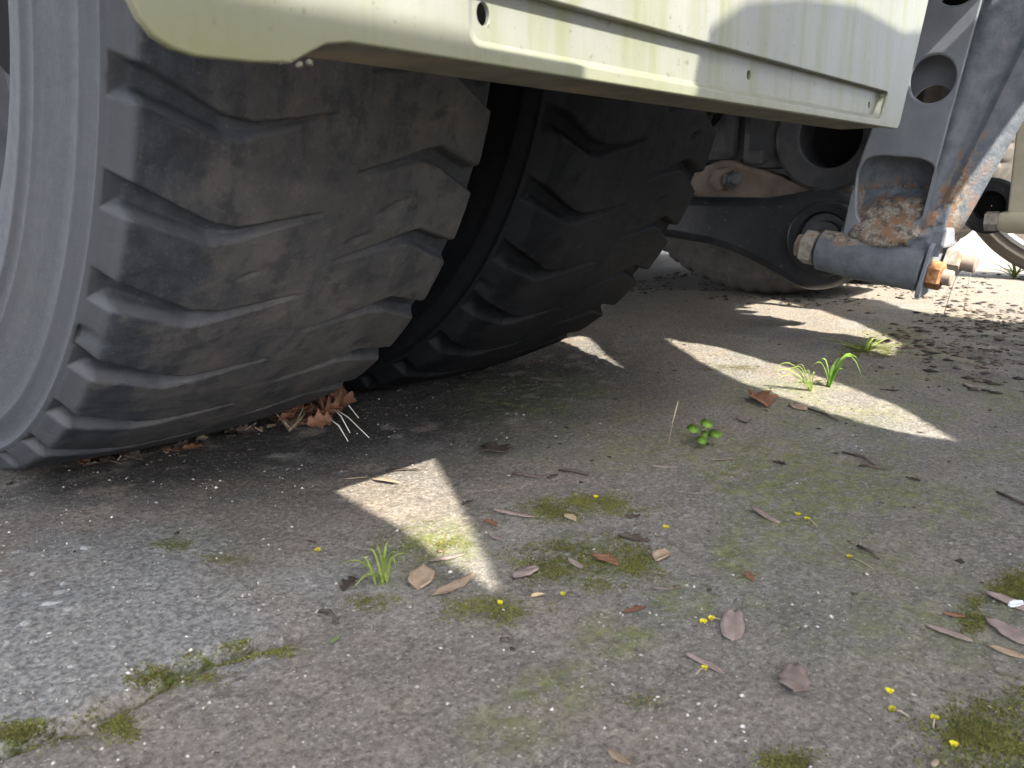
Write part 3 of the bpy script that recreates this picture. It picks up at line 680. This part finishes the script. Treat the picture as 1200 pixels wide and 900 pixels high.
# ---- rusty lower arm with hex bolt
ra = attach(curve_plate('torque_rod', rounded(U([(.02, .322), (-.035, .358), (-.094, .377), (-.168, .352), (-.278, .318), (-.42, .308), (-.42, .284), (-.217, .270), (-.082, .280)]), .03, 4), [], .06, .012, ((1.72, 0, 0), (0, -1, 0), (0, 0, 1)), M['rusty']), truck)
ra['label'] = 'brown rusty torque rod with a hex bolt'
for nm, pp, rr_, hh, mm, rt in (('bolt_head', (1.69, -.085, .335), .030, .035, 'rusty', .2), ('nut', (1.665, -.122, .333), .022, .025, 'darkgrey', .4)):
    o = nut(nm, pp, (-.75, -.65, .1), rr_, hh, M[mm], None, rt); o.parent = ra
o = lathe('bolt_end', (1.645, -.14, .335), (-.75, -.65, .1), [(0, .015), (.03, .015), (.032, .011)], M['darkgrey'], None, 18); o.parent = ra
# ---- casting ring above
rg = attach(lathe('bearing_housing', (1.68, -.352, .432), (1, 0, 0), [(.005, .072), (.0, .076), (-.006, .118), (0, .126), (.012, .126), (.02, .105), (.085, .105), (.095, .124), (.11, .124), (.115, .08), (.10, .074), (.005, .072)], M['darkgrey'], None, 48, caps=False), truck)
rg['label'] = 'dark grey ring shaped bearing housing above the link arm'
o = lathe('bore', (1.77, -.352, .432), (1, 0, 0), [(0, .078), (.004, .0001)], M['underbody'], None, 30, caps=False); o.parent = rg
o = box('housing_rib', (1.70, -.262, .36), (1.79, -.13, .52), M['darkgrey'], None, .02); o.parent = rg
o = box('housing_rib', (1.72, -.10, .38), (1.80, .02, .56), M['darkgrey'], None, .025); o.parent = rg
o = box('housing_lug', (1.665, -.20, .372), (1.70, -.165, .405), M['darkgrey'], None, .008); o.parent = rg
# ---- far link with its bolt, pale strip
fa = attach(lathe('link_eye', (1.92, -.652, .276), (-1, 0, 0), [(0, .060), (.04, .062), (.045, .056), (.045, .034), (.02, .03)], M['black'], None, 36, caps=False), truck)
o = lathe('bushing', (1.93, -.652, .276), (-1, 0, 0), [(0, .05), (.02, .034), (.03, .001)], M['underbody'], None, 24, caps=False); o.parent = fa
o = nut('nut', (1.86, -.652, .243), (0, -1, .02), .022, .028, M['zinc'], None, .3); o.parent = fa
o = lathe('pivot_tube', (1.86, -.680, .243), (0, -1, .0), [(0, .020), (.02, .026), (.2, .026)], M['beige'], None, 24); o.parent = fa
sp_ = attach(curve_plate('hanger_strip', U(rounded([(-.688, .70), (-.78, .70), (-.78, .235), (-.700, .235)], .008, 3)), [], .03, .004, ((1.86, 0, 0), (0, -1, 0), (0, 0, 1)), M['beige']), truck)
sp_['label'] = 'pale beige hanger strip beside the far link eye'

# ---- wheel of another vehicle standing beyond
wh = tag(empty('vehicle_wheel', (3.17, -.70, 0)), 'grey wheel of a vehicle parked beyond the truck', 'wheel')
def Wp(o): o.parent = wh; return o
Wp(lathe('tyre', (-.10, 0, .425), (1, 0, 0), [(.03, .30), (.012, .33), (0, .36), (-.004, .385), (.008, .41), (.03, .422), (.10, .426), (.17, .422), (.195, .40), (.2, .36), (.19, .3)], M['far_rubber'], None, 72, caps=False))
Wp(lathe('rim', (-.10, 0, .425), (1, 0, 0), [(.010, .352), (-.004, .358), (-.006, .345), (.012, .335), (.03, .325), (.05, .20), (.03, .12), (.025, .05), (.02, .001)], M['silver'], None, 72, caps=False))

# ================================================================== added unseen platform behind the viewpoint (made up to cast shade and sun gaps)
plat = tag(empty('sun_blocker', (.8, -1.9, 0)), 'added unseen slatted platform standing behind the truck', 'blocker')
ZB = 1.2; SX, SY = -.141 * ZB, -.93 * ZB  # plate outlines below are cut to let chosen sun patches through
P1 = [(-.55, -1.2), (.170, -1.2), (.175, -.70), (.195, -.60), (.222, -.50), (.238, -.387), (-.058, -.387), (-.058, .35), (-.55, .35)]
P2 = [(.10, -1.2), (.13, -.72), (.186, -.69), (.278, -.566), (.398, -.39), (.410, -.362), (.475, -.336), (.596, -.316), (.73, -.305), (.890, -.310), (.960, -.300), (1.185, -.062), (1.21, .1), (1.29, .1), (1.294, -.176), (1.12, -.353), (.987, -.518), (.92, -.657), (.861, -.782), (.868, -.86), (.868, -1.2)]
P3 = [(.80, -1.2), (.80, -.90), (.87, -.858), (.992, -.755), (1.079, -.652), (1.161, -.518), (1.261, -.334), (1.286, -.18), (1.27, .1), (1.50, .1), (1.515, -.12), (1.60, -.15), (1.62, .06), (1.72, .06), (1.774, -.076), (1.572, -.327), (1.447, -.508), (1.393, -.608), (1.40, -.63), (1.40, -1.2)]
P4 = [(1.34, -1.2), (1.34, -.66), (1.40, -.632), (1.544, -.606), (1.738, -.464), (1.938, -.266), (2.057, -.082), (2.1, .1), (2.18, .1), (2.229, -.34), (2.087, -.439), (2.013, -.582), (2.002, -.733), (2.4, -.80), (3.6, -.82), (3.6, -1.2)]
for iP, P in enumerate((P1, P2, P3, P4)):  # overlapping plates lie on one another
    v = [(a + SX - .8, b + SY + 1.9) for a, b in P]
    o = curve_plate('blocker_plate', v, [], .012, .002, ((0, 0, ZB + .014 * (iP % 2)), (1, 0, 0), (0, 1, 0)), M['blocker']); o.parent = plat
for yy in (-2.31, -2.22):
    o = box('blocker_beam', (-.70 - .8, yy + 1.9, ZB - .07), (3.43 - .8, yy + .05 + 1.9, ZB - .008), M['blocker'], None, .004); o.parent = plat
for xx in (-.65, 1.0, 3.35):
    for yy in (-2.30, -2.21):
        o = box('blocker_leg', (xx - .8, yy + 1.9, 0), (xx + .05 - .8, yy + .04 + 1.9, ZB - .072), M['blocker'], None, .004); o.parent = plat

for k in range(7):  # added panels, keep low sky light off the right side
    x0 = .07 + k * .48
    o = box('blocker_panel', (x0 - .8, -2.34 + 1.9, .02), (x0 + .475 - .8, -2.325 + 1.9, ZB - .01), M['blocker'], None, .003); o.parent = plat

# ================================================================== LITTER
def leaf_mesh(name, L, wr, curl, twist, shape, seed):
    r = random.Random(seed); nu, nv = 10, 5
    wob = [1 + .10 * math.sin(1.9 * q + seed) + .07 * math.sin(4.3 * q + 2 * seed) for q in range(nu + 1)]
    top = []; 
    for i in range(nu + 1):
        t = i / nu
        if shape == 0: hw = (.25 + .75 * math.sin(math.pi * min(1, .15 + t * .85)) ** .6) * (1 if t < .8 else math.sqrt(max(0, 1 - ((t - .8) / .2) ** 2)) * .85 + .15) * (.55 + .45 * t)
        elif shape == 1: hw = max(.06, math.sin(math.pi * t ** .85) ** .8)
        else: hw = max(.10, math.sin(math.pi * t) ** .5) * (1 + .35 * math.sin(t * 17 + seed))
        hw *= L * wr * .5 * wob[i] * (1 if shape == 2 else min(1, .25 + t * 6))
        for j in range(nv + 1):
            s = j / nv * 2 - 1
            x = (t - .5) * L; y = s * hw + .10 * L * math.sin(t * 3.0 + seed) * (.5 if wr < .3 else .2)
            z = curl * hw * (s * s) + twist * L * ((t - .5) ** 2) * 1.2 + .05 * L * wr * math.sin(5 * t + 3 * s + seed) * r.uniform(.6, 1.4)
            top.append((x, y, z))
    n = len(top); th = max(.0006, L * .012)
    v = top + [(a, b, c - th) for a, b, c in top]; f = []
    idx = lambda i, j: i * (nv + 1) + j
    for i in range(nu):
        for j in range(nv):
            q = (idx(i, j), idx(i + 1, j), idx(i + 1, j + 1), idx(i, j + 1)); f.append(q); f.append(tuple(n + k for k in q[::-1]))
    ring = [idx(i, 0) for i in range(nu + 1)] + [idx(nu, j) for j in range(1, nv + 1)] + [idx(i, nv) for i in range(nu - 1, -1, -1)] + [idx(0, j) for j in range(nv - 1, 0, -1)]
    for a, b in zip(ring, ring[1:] + ring[:1]): f.append((b, a, n + a, n + b))
    me = bpy.data.meshes.new(name); me.from_pydata(v, [], f); me.update()
    me.polygons.foreach_set('use_smooth', [True] * len(f))
    return me
ZONES = [((.22, -.64), .11, 'beside the small grass tuft at the wedge of sunlight'), ((.30, -.68), .12, 'on the dark moss patch'), ((.64, -.64), .12, 'near the clover seedling'),
         ((.95, -.62), .16, 'near the bright grass tuft in the long sun streak'), ((.28, -.40), .12, 'at the top of the wedge of sunlight'), ((.40, -.99), .10, 'in the heap beside the scrap of white paper'),
         ((.25, -.86), .12, 'on the pale green algae near the yellow petals'), ((.05, -.62), .12, 'near the mossy crack'), ((.45, -.44), .14, 'on dark ground behind the twin tyres'), ((.50, -.80), .2, 'on bare asphalt near the twin yellow flowers')]
def zone(x, y):
    return min(ZONES, key=lambda z: math.hypot(x - z[0][0], y - z[0][1]) / z[1])[2]
KL = ['purplish brown dry seed pod', 'tan dry leaf', 'curled reddish brown dead leaf', 'pale straw coloured leaf scrap', 'dark rotting leaf scrap', 'dull green fallen leaf']
KN = ['seed_pod', 'dry_leaf', 'dead_leaf', 'leaf_scrap', 'rotting_leaf', 'fallen_leaf']
def put_leaf(x0, y0, x1, y1, wr, k, seed, lift=0.0, curl=None, tilt=0.0, label=None, group=None, twist=None):
    L = .9 * math.hypot(x1 - x0, y1 - y0); cx, cy = (x0 + x1) / 2, (y0 + y1) / 2
    r = random.Random(seed)
    c = curl if curl is not None else (r.uniform(.0, .22) if k in (0, 1) else r.uniform(.15, .6))
    me = leaf_mesh(KN[k], L, wr, c, twist if twist is not None else r.uniform(.0, .08), 0 if k == 0 else (1 if k in (1, 3, 5) else 2), seed)
    o = link(KN[k], me, M['leaf%d' % k])
    zb = float(gz(cx, cy)); 
    o.rotation_euler = (r.uniform(-.07, .07) + tilt, r.uniform(-.06, .06), math.atan2(y1 - y0, x1 - x0))
    rm = o.rotation_euler.to_matrix()
    low = min((rm @ v.co).z for v in me.vertices)
    o.location = (cx, cy, zb - low + .0004 + lift)
    lab = label or (KL[k] + ' ' + zone(cx, cy))
    tag(o, lab, 'leaf' if k else 'seed pod', group or ('fallen ' + KL[k] + ' pieces'))
    return o
for i, (a, b, c, d, wr, k) in enumerate(LEAVES):
    put_leaf(a, b, c, d, wr, k, 100 + i)
# heap of leaves wedged against the outer tyre
for i in range(24):
    a = random.random() * 6.28; cx = .380 + random.gauss(0, .028); cy = -.150 + random.gauss(0, .022); L = random.uniform(.03, .058)
    k = 2 if i % 6 else 1
    put_leaf(cx - L / 2 * math.cos(a), cy - L / 2 * math.sin(a), cx + L / 2 * math.cos(a), cy + L / 2 * math.sin(a), random.uniform(.5, .9), k, 300 + i, lift=.004 * (i % 6), curl=random.uniform(.4, 1.2), tilt=random.uniform(-.7, .7), label=('crumpled red brown leaf' if k == 2 else 'crumpled tan leaf') + ' wedged in the heap against the outer tyre', group='leaves heaped against the tyre')
for i in range(22):
    cx = random.uniform(.10, .36); cy = -.112 - .10 * (cx - .1) + random.gauss(0, .012); a = random.random() * 6.28; L = random.uniform(.012, .03)
    k = random.choice((2, 4, 4, 1))
    put_leaf(cx - L / 2 * math.cos(a), cy - L / 2 * math.sin(a), cx + L / 2 * math.cos(a), cy + L / 2 * math.sin(a), random.uniform(.4, .8), k, 400 + i, curl=random.uniform(.3, 1), tilt=random.uniform(-.5, .5), label=KL[k] + ' in the line of litter under the outer tyre', group='litter under the outer tyre, ' + KN[k].replace('_', ' '))
for i, (a, b, c, d) in enumerate([(.341, -.103, .341, -.167), (.407, -.160, .386, -.273), (.363, -.223, .361, -.261), (.443, -.132, .440, -.185), (.40, -.18, .385, -.235)]):
    o = tube('pine_needle', [(a, b, .022), ((a + c) / 2, (b + d) / 2, .017), (c, d, float(gz(c, d)) + .0012)], [.0009, .0009, .0005], M['needle'], None, 5)
    tag(o, 'thin pale needle sticking out of the leaf heap by the tyre', 'needle', 'pale needles in the leaf heap')
for i, (a, b, c, d) in enumerate(TWIGS):
    mx, my = (a + c) / 2 + random.uniform(-.006, .006), (b + d) / 2 + random.uniform(-.006, .006)
    pts = [(a, b, float(gz(a, b)) + .0016), (mx, my, float(gz(mx, my)) + .004), (c, d, float(gz(c, d)) + .0016)]
    tag(tube('twig', pts, [.0011, .0018, .0012], M['twig'], None, 6), 'thin dark twig ' + zone(mx, my), 'twig', 'dark twigs on the asphalt')
for i, (a, b, c, d) in enumerate(FLOWERS):
    z = float(gz(a, b)); rt = tag(empty('yellow_flower', (a, b, z)), 'tiny yellow fallen flower ' + zone(a, b), 'flower', 'tiny yellow fallen flowers')
    vv = []; ff = []
    for q in range(5):
        an = q * 1.2566 + random.random() * .4; r = random.uniform(.0022, .0038); s = len(vv); ca, sa = math.cos(an), math.sin(an)
        vv += [(0, 0, .0012), (r * .6 * ca - .0014 * sa, r * .6 * sa + .0014 * ca, .0030), (r * ca, r * sa, .0024), (r * .6 * ca + .0014 * sa, r * .6 * sa - .0014 * ca, .0030), (r * .5 * ca, r * .5 * sa, .0005)]
        ff += [(s, s + 3, s + 2, s + 1), (s, s + 1, s + 4), (s + 1, s + 2, s + 4), (s + 2, s + 3, s + 4), (s + 3, s, s + 4)]
    pyd('petals', vv, ff, M['petal'], rt)
    if math.hypot(c - a, d - b) > .008:
        tube('stalk', [(0, 0, .0014), ((c - a) * .5, (d - b) * .5, .0026), (c - a, d - b, float(gz(c, d)) - z + .0007)], [.0007, .0006, .0005], M['grass_dry'], rt, 5)
# grass
def blade(name, base, tip, bend, wd, mat, parent, n=7):
    b = Vector(base); t = Vector(tip); side = (t - b).cross(Vector((0, 0, 1)))
    side = side.normalized() if side.length > 1e-4 else Vector((1, 0, 0))
    vv = []; ff = []
    for i in range(n + 1):
        s = i / n; p = b.lerp(t, s) + Vector((0, 0, bend * math.sin(math.pi * s) )); wdt = wd * (1 - s ** 2.2) * (.6 + .4 * min(1, s * 5)) * .5 + .0002
        vv += [p - side * wdt + Vector((0, 0, wdt * .5)), p - Vector((0, 0, .0003)), p + side * wdt + Vector((0, 0, wdt * .5))]
    for i in range(n):
        k = i * 3; ff += [(k, k + 3, k + 4, k + 1), (k + 1, k + 4, k + 5, k + 2)]
    o = pyd(name, [tuple(x) for x in vv], ff, mat, parent, True)
    return o
def tuft(loc, blades, label, cat='grass tuft', mat='grass', name='grass_tuft'):
    z = float(gz(loc[0], loc[1])); rt = tag(empty(name, (loc[0], loc[1], z)), label, cat)
    for (dx, dy, dz, bend, wd) in blades:
        blade('blade', (random.gauss(0, .003), random.gauss(0, .003), -.001), (dx, dy, dz), bend, wd, M[mat], rt)
    return rt
RV = Vector((math.cos(YAW), -math.sin(YAW), 0))
def along(r, f, z, bend, wd):  # offsets given across / away
    return (RV.x * r + math.sin(YAW) * f, RV.y * r + math.cos(YAW) * f, z, bend, wd)
bl = [along(-.012, .0, .030, .012, .0030), along(.004, .005, .036, .008, .0032), along(.012, -.004, .030, .010, .0035), along(-.040, .004, .014, .012, .0028), along(.018, .006, .024, .010, .0028), along(-.022, -.012, .003, .010, .0035), along(.002, -.008, .028, .006, .003), along(-.006, .008, .032, .004, .0026), along(.010, .002, .016, .014, .003), along(-.018, .006, .022, .006, .0025)]
tuft((.132, -.596), bl, 'small thin green grass tuft growing at the wedge of sunlight')
bl = [along(-.07, .0, .026, .02, .004), along(-.06, .006, .034, .024, .0045), along(-.035, .0, .030, .022, .004), along(-.052, .012, .030, .014, .0034), along(-.040, 0, .034, .016, .003), along(-.022, .006, .038, .018, .003), along(-.010, -.004, .030, .016, .003), along(-.058, -.006, .018, .016, .0028), along(-.03, -.012, .010, .014, .0026), along(.006, .004, .028, .012, .003), along(-.045, .010, .022, .010, .0026), along(-.015, .01, .02, .02, .0026), along(.02, -.01, .012, .012, .0028)]
tuft((1.016, -.606), bl, 'bright sunlit grass tuft with thin arching blades in the sun streak')
bl = [along(.012, 0, .048, .008, .014), along(.046, .004, .044, .028, .012), along(-.014, .004, .046, .016, .008), along(.052, -.012, .006, .050, .008), along(-.03, .0, .034, .022, .006), along(.02, -.004, .030, .012, .009)]
tuft((1.062, -.618), bl, 'broad leaved bright green seedling beside the sunlit grass tuft', 'seedling', 'clover', 'seedling')
bl = [along(random.gauss(0, .04), random.gauss(0, .02), random.uniform(.008, .03), .006, .004) for _ in range(18)]
tuft((1.41, -.563), bl, 'low dark green weed at the tip of the far sun patch', 'weed', 'grass', 'weed')
bl = [along(random.gauss(-.01, .05), random.gauss(0, .03), random.uniform(.02, .075), .014, .008) for _ in range(16)]
tuft((3.16, -.50), bl, 'bright green grass clump growing beyond the hanger nuts', 'grass clump', 'grass', 'grass_clump')
# clover seedling with round leaves
z = float(gz(.65, -.613)); rt = tag(empty('clover_seedling', (.65, -.613, z)), 'small green clover seedling with round leaves on bare asphalt', 'seedling')
for (dx, df, dz, r) in ((-.014, .004, .021, .0080), (.004, .010, .026, .0080), (.012, -.006, .017, .0080), (-.006, -.010, .010, .007), (.001, .0, .015, .006)):
    p = along(dx, df, dz, 0, 0)[:3]
    blade('stem', (0, 0, -.001), p, .004, .0016, M['clover'], rt, 4)
    vv = [(p[0], p[1], p[2] - .001)]; nn = 14
    for q in range(nn):
        an = q * 6.283 / nn; rr = r * (1 - .25 * (q == 0)); vv.append((p[0] + rr * math.cos(an), p[1] + rr * math.sin(an), p[2] + rr * .5 * (math.cos(an) * math.sin(YAW) + math.sin(an) * math.cos(YAW)) + .0006))
    vv.append((p[0], p[1], p[2] - .0016))
    ff = [(0, 1 + q, 1 + (q + 1) % nn) for q in range(nn)] + [(nn + 1, 1 + (q + 1) % nn, 1 + q) for q in range(nn)]
    pyd('leaflet', vv, ff, M['clover'], rt, True)
for (a, b, h, lx, lab) in ((.62, -.578, .058, .010, 'thin dry stalk standing beside the clover seedling'), (2.227, -.552, .17, .012, 'taller dry stalk standing before the parked wheel'), (1.99, -.558, .15, .035, 'leaning dry stalk standing below the hanger nuts')):
    z = float(gz(a, b)); p = along(lx, 0, h, 0, 0)
    o = tube('dry_stalk', [(a, b, z - .001), (a + p[0] * .4, b + p[1] * .4, z + h * .5), (a + p[0], b + p[1], z + h)], [.0009, .0008, .0012], M['grass_dry'], None, 5)
    tag(o, lab, 'stalk')
# scrap of paper
o = put_leaf(.398, -1.0, .416, -1.006, .6, 0, 77, lift=.010, label='small scrap of white paper on the leaf heap'); o.name = 'paper_scrap'; o['category'] = 'paper'; del o['group']; o.data.materials.clear(); o.data.materials.append(M['paper'])

# ---- moss: uncountable tufts
pts = []
for (cx, cy, a, b, c, d, wg) in MOSS:
    area = abs(a * d - b * c); n = int(min(9000, 7.5e6 * area * wg) + 120)
    u = rng.normal(0, .62, n); v = rng.normal(0, .62, n)
    x = cx + u * a + v * c; y = cy + u * b + v * d
    keep = rng.random(n) < .10 + .9 * sstep(.44, .60, fbm(x * 38, y * 38, 5))
    pts.append(np.stack([x[keep], y[keep], np.full(keep.sum(), wg)], 1))
for _ in range(1):   # the mossy crack
    n = 1500; k = rng.integers(0, len(CRACK) - 1, n); t = rng.random(n); C0 = np.array(CRACK)
    x = C0[k, 0] * (1 - t) + C0[k + 1, 0] * t + rng.normal(0, .0022, n); y = C0[k, 1] * (1 - t) + C0[k + 1, 1] * t + rng.normal(0, .0022, n)
    keep = fbm(x * 45, y * 45, 3) > .44
    pts.append(np.stack([x[keep], y[keep], np.full(keep.sum(), .3)], 1))
mp = np.concatenate(pts); n = len(mp)
z0 = gz(mp[:, 0], mp[:, 1]) - .0004
V = []; F = []; T = []
NBL = 5
for k in range(NBL):
    an = rng.random(n) * 6.28; h = rng.uniform(.0005, .0019, n) * (.5 + .6 * mp[:, 2]); wd = rng.uniform(.0004, .0009, n); le = rng.uniform(.0004, .0018, n)
    ca, sa = np.cos(an), np.sin(an)
    A = np.stack([mp[:, 0] - sa * wd, mp[:, 1] + ca * wd, z0], 1); B = np.stack([mp[:, 0] + sa * wd, mp[:, 1] - ca * wd, z0], 1)
    Cc = np.stack([mp[:, 0] + ca * le, mp[:, 1] + sa * le, z0 + h], 1)
    V.append(np.stack([A, B, Cc], 1).reshape(-1, 3))
    g1 = fbm(mp[:, 0] * 40, mp[:, 1] * 40, 3); base = np.array([.045, .058, .012])[None] * (1 - g1[:, None]) + np.array([.15, .165, .036])[None] * g1[:, None]
    base = base * rng.uniform(.7, 1.7, (n, 1)); br = (rng.random(n) < np.where(mp[:, 2] < .35, .8, .32))[:, None]
    base = np.where(br, np.array([.12, .085, .04])[None], base)
    T.append(np.repeat(base, 3, 0))
V = np.concatenate(V); T = np.concatenate(T); F = np.arange(len(V)).reshape(-1, 3)
tag(soup('moss', V, F, M['moss'], T), 'low green moss growing in patches and along the crack', 'moss', kind='stuff')
# ---- grit and crumbs
def scatter(n, fn):
    x = rng.uniform(-.25, 1.9, n); y = rng.uniform(-1.1, .1, n); k = rng.random(n) < fn(x, y); return x[k], y[k]
def bits(name, x, y, smin, smax, flat, tints, mat, label, cat, expo=2.5):
    n = len(x); s = smin + (smax - smin) * rng.random(n) ** expo; z = gz(x, y)
    base = np.array([(1, 0, 0), (0, 1, 0), (-1, 0, 0), (0, -1, 0), (0, 0, 1), (0, 0, -1)], float)
    Fb = np.array([(0, 1, 4), (1, 2, 4), (2, 3, 4), (3, 0, 4), (1, 0, 5), (2, 1, 5), (3, 2, 5), (0, 3, 5)])
    an = rng.random(n) * 6.28; el = rng.uniform(.45, 1.0, n); V = np.repeat(base[None], n, 0) * rng.uniform(.6, 1.3, (n, 6, 1))
    V[:, :, 1] *= el[:, None]; V[:, :, 2] *= flat
    ca, sa = np.cos(an)[:, None], np.sin(an)[:, None]
    X = V[:, :, 0] * ca - V[:, :, 1] * sa; Y = V[:, :, 0] * sa + V[:, :, 1] * ca
    P = np.stack([X * s[:, None] + x[:, None], Y * s[:, None] + y[:, None], V[:, :, 2] * s[:, None] + (z + s * flat * .4)[:, None]], -1).reshape(-1, 3)
    Fc = (Fb[None] + (np.arange(n) * 6)[:, None, None]).reshape(-1, 3)
    ti = np.array(tints)[rng.integers(0, len(tints), n)] * rng.uniform(.75, 1.2, (n, 1))
    return tag(soup(name, P, Fc, mat, np.repeat(ti, 6, 0)), label, cat, kind='stuff')
x, y = scatter(26000, lambda x, y: (.12 + .75 * sstep(.45, .65, fbm(x * 9, y * 9, 3)) + .5 * sstep(.25, .0, x)) * (.15 + .85 * sstep(.9, .2, x)) * sstep(-.05, -.3, y))
bits('grit', x, y, .0004, .0026, .6, [(.36, .34, .31), (.46, .44, .41), (.26, .235, .2), (.2, .18, .16), (.12, .11, .10), (.30, .27, .235)], M['grit'], 'tiny pale stone chips scattered over the asphalt', 'grit', 4)
def cd(x, y):
    a = np.exp(-((x - 1.7) / .5) ** 2 - ((y + .72) / .13) ** 2) * .9 + np.exp(-((x - .80) / .35) ** 2 - ((y + .12) / .22) ** 2) * .9 + np.exp(-((x - .25) / .25) ** 2 - ((y + .14) / .06) ** 2) + .05
    return a * (.2 + sstep(.4, .65, fbm(x * 11 + 3, y * 11, 3)))
x, y = scatter(15000, cd)
bits('leaf_crumbs', x, y, .0010, .0055, .28, [(.05, .04, .034), (.028, .024, .022), (.085, .065, .05), (.12, .09, .065)], M['crumb'], 'dark crumbled leaf litter and dirt over the ground', 'litter', 3)
x = rng.uniform(1.9, 3.3, 2500); y = rng.uniform(-.8, .5, 2500); k = rng.random(2500) < sstep(.4, .6, fbm(x * 5, y * 5, 3))
bits('leaf_crumbs', x[k], y[k], .003, .014, .28, [(.05, .04, .034), (.028, .024, .022), (.085, .065, .05)], M['crumb'], 'dark crumbled leaf litter around the far tyre', 'litter', 2.5)

x = rng.uniform(1.15, 2.4, 5200); y = rng.uniform(-.95, -.3, 5200)
k = rng.random(5200) < np.exp(-((x - 1.8) / .5) ** 2 - ((y + .70 - .05 * (x - 1.8)) / .14) ** 2) * (.15 + sstep(.42, .62, fbm(x * 9, y * 9, 3)))
bits('leaf_crumbs', x[k], y[k], .0025, .016, .22, [(.06, .048, .04), (.035, .03, .027), (.09, .07, .055), (.14, .105, .08)], M['crumb'], 'band of dark crumbled leaf litter on the shaded ground before the far sun patch', 'litter', 2.5)
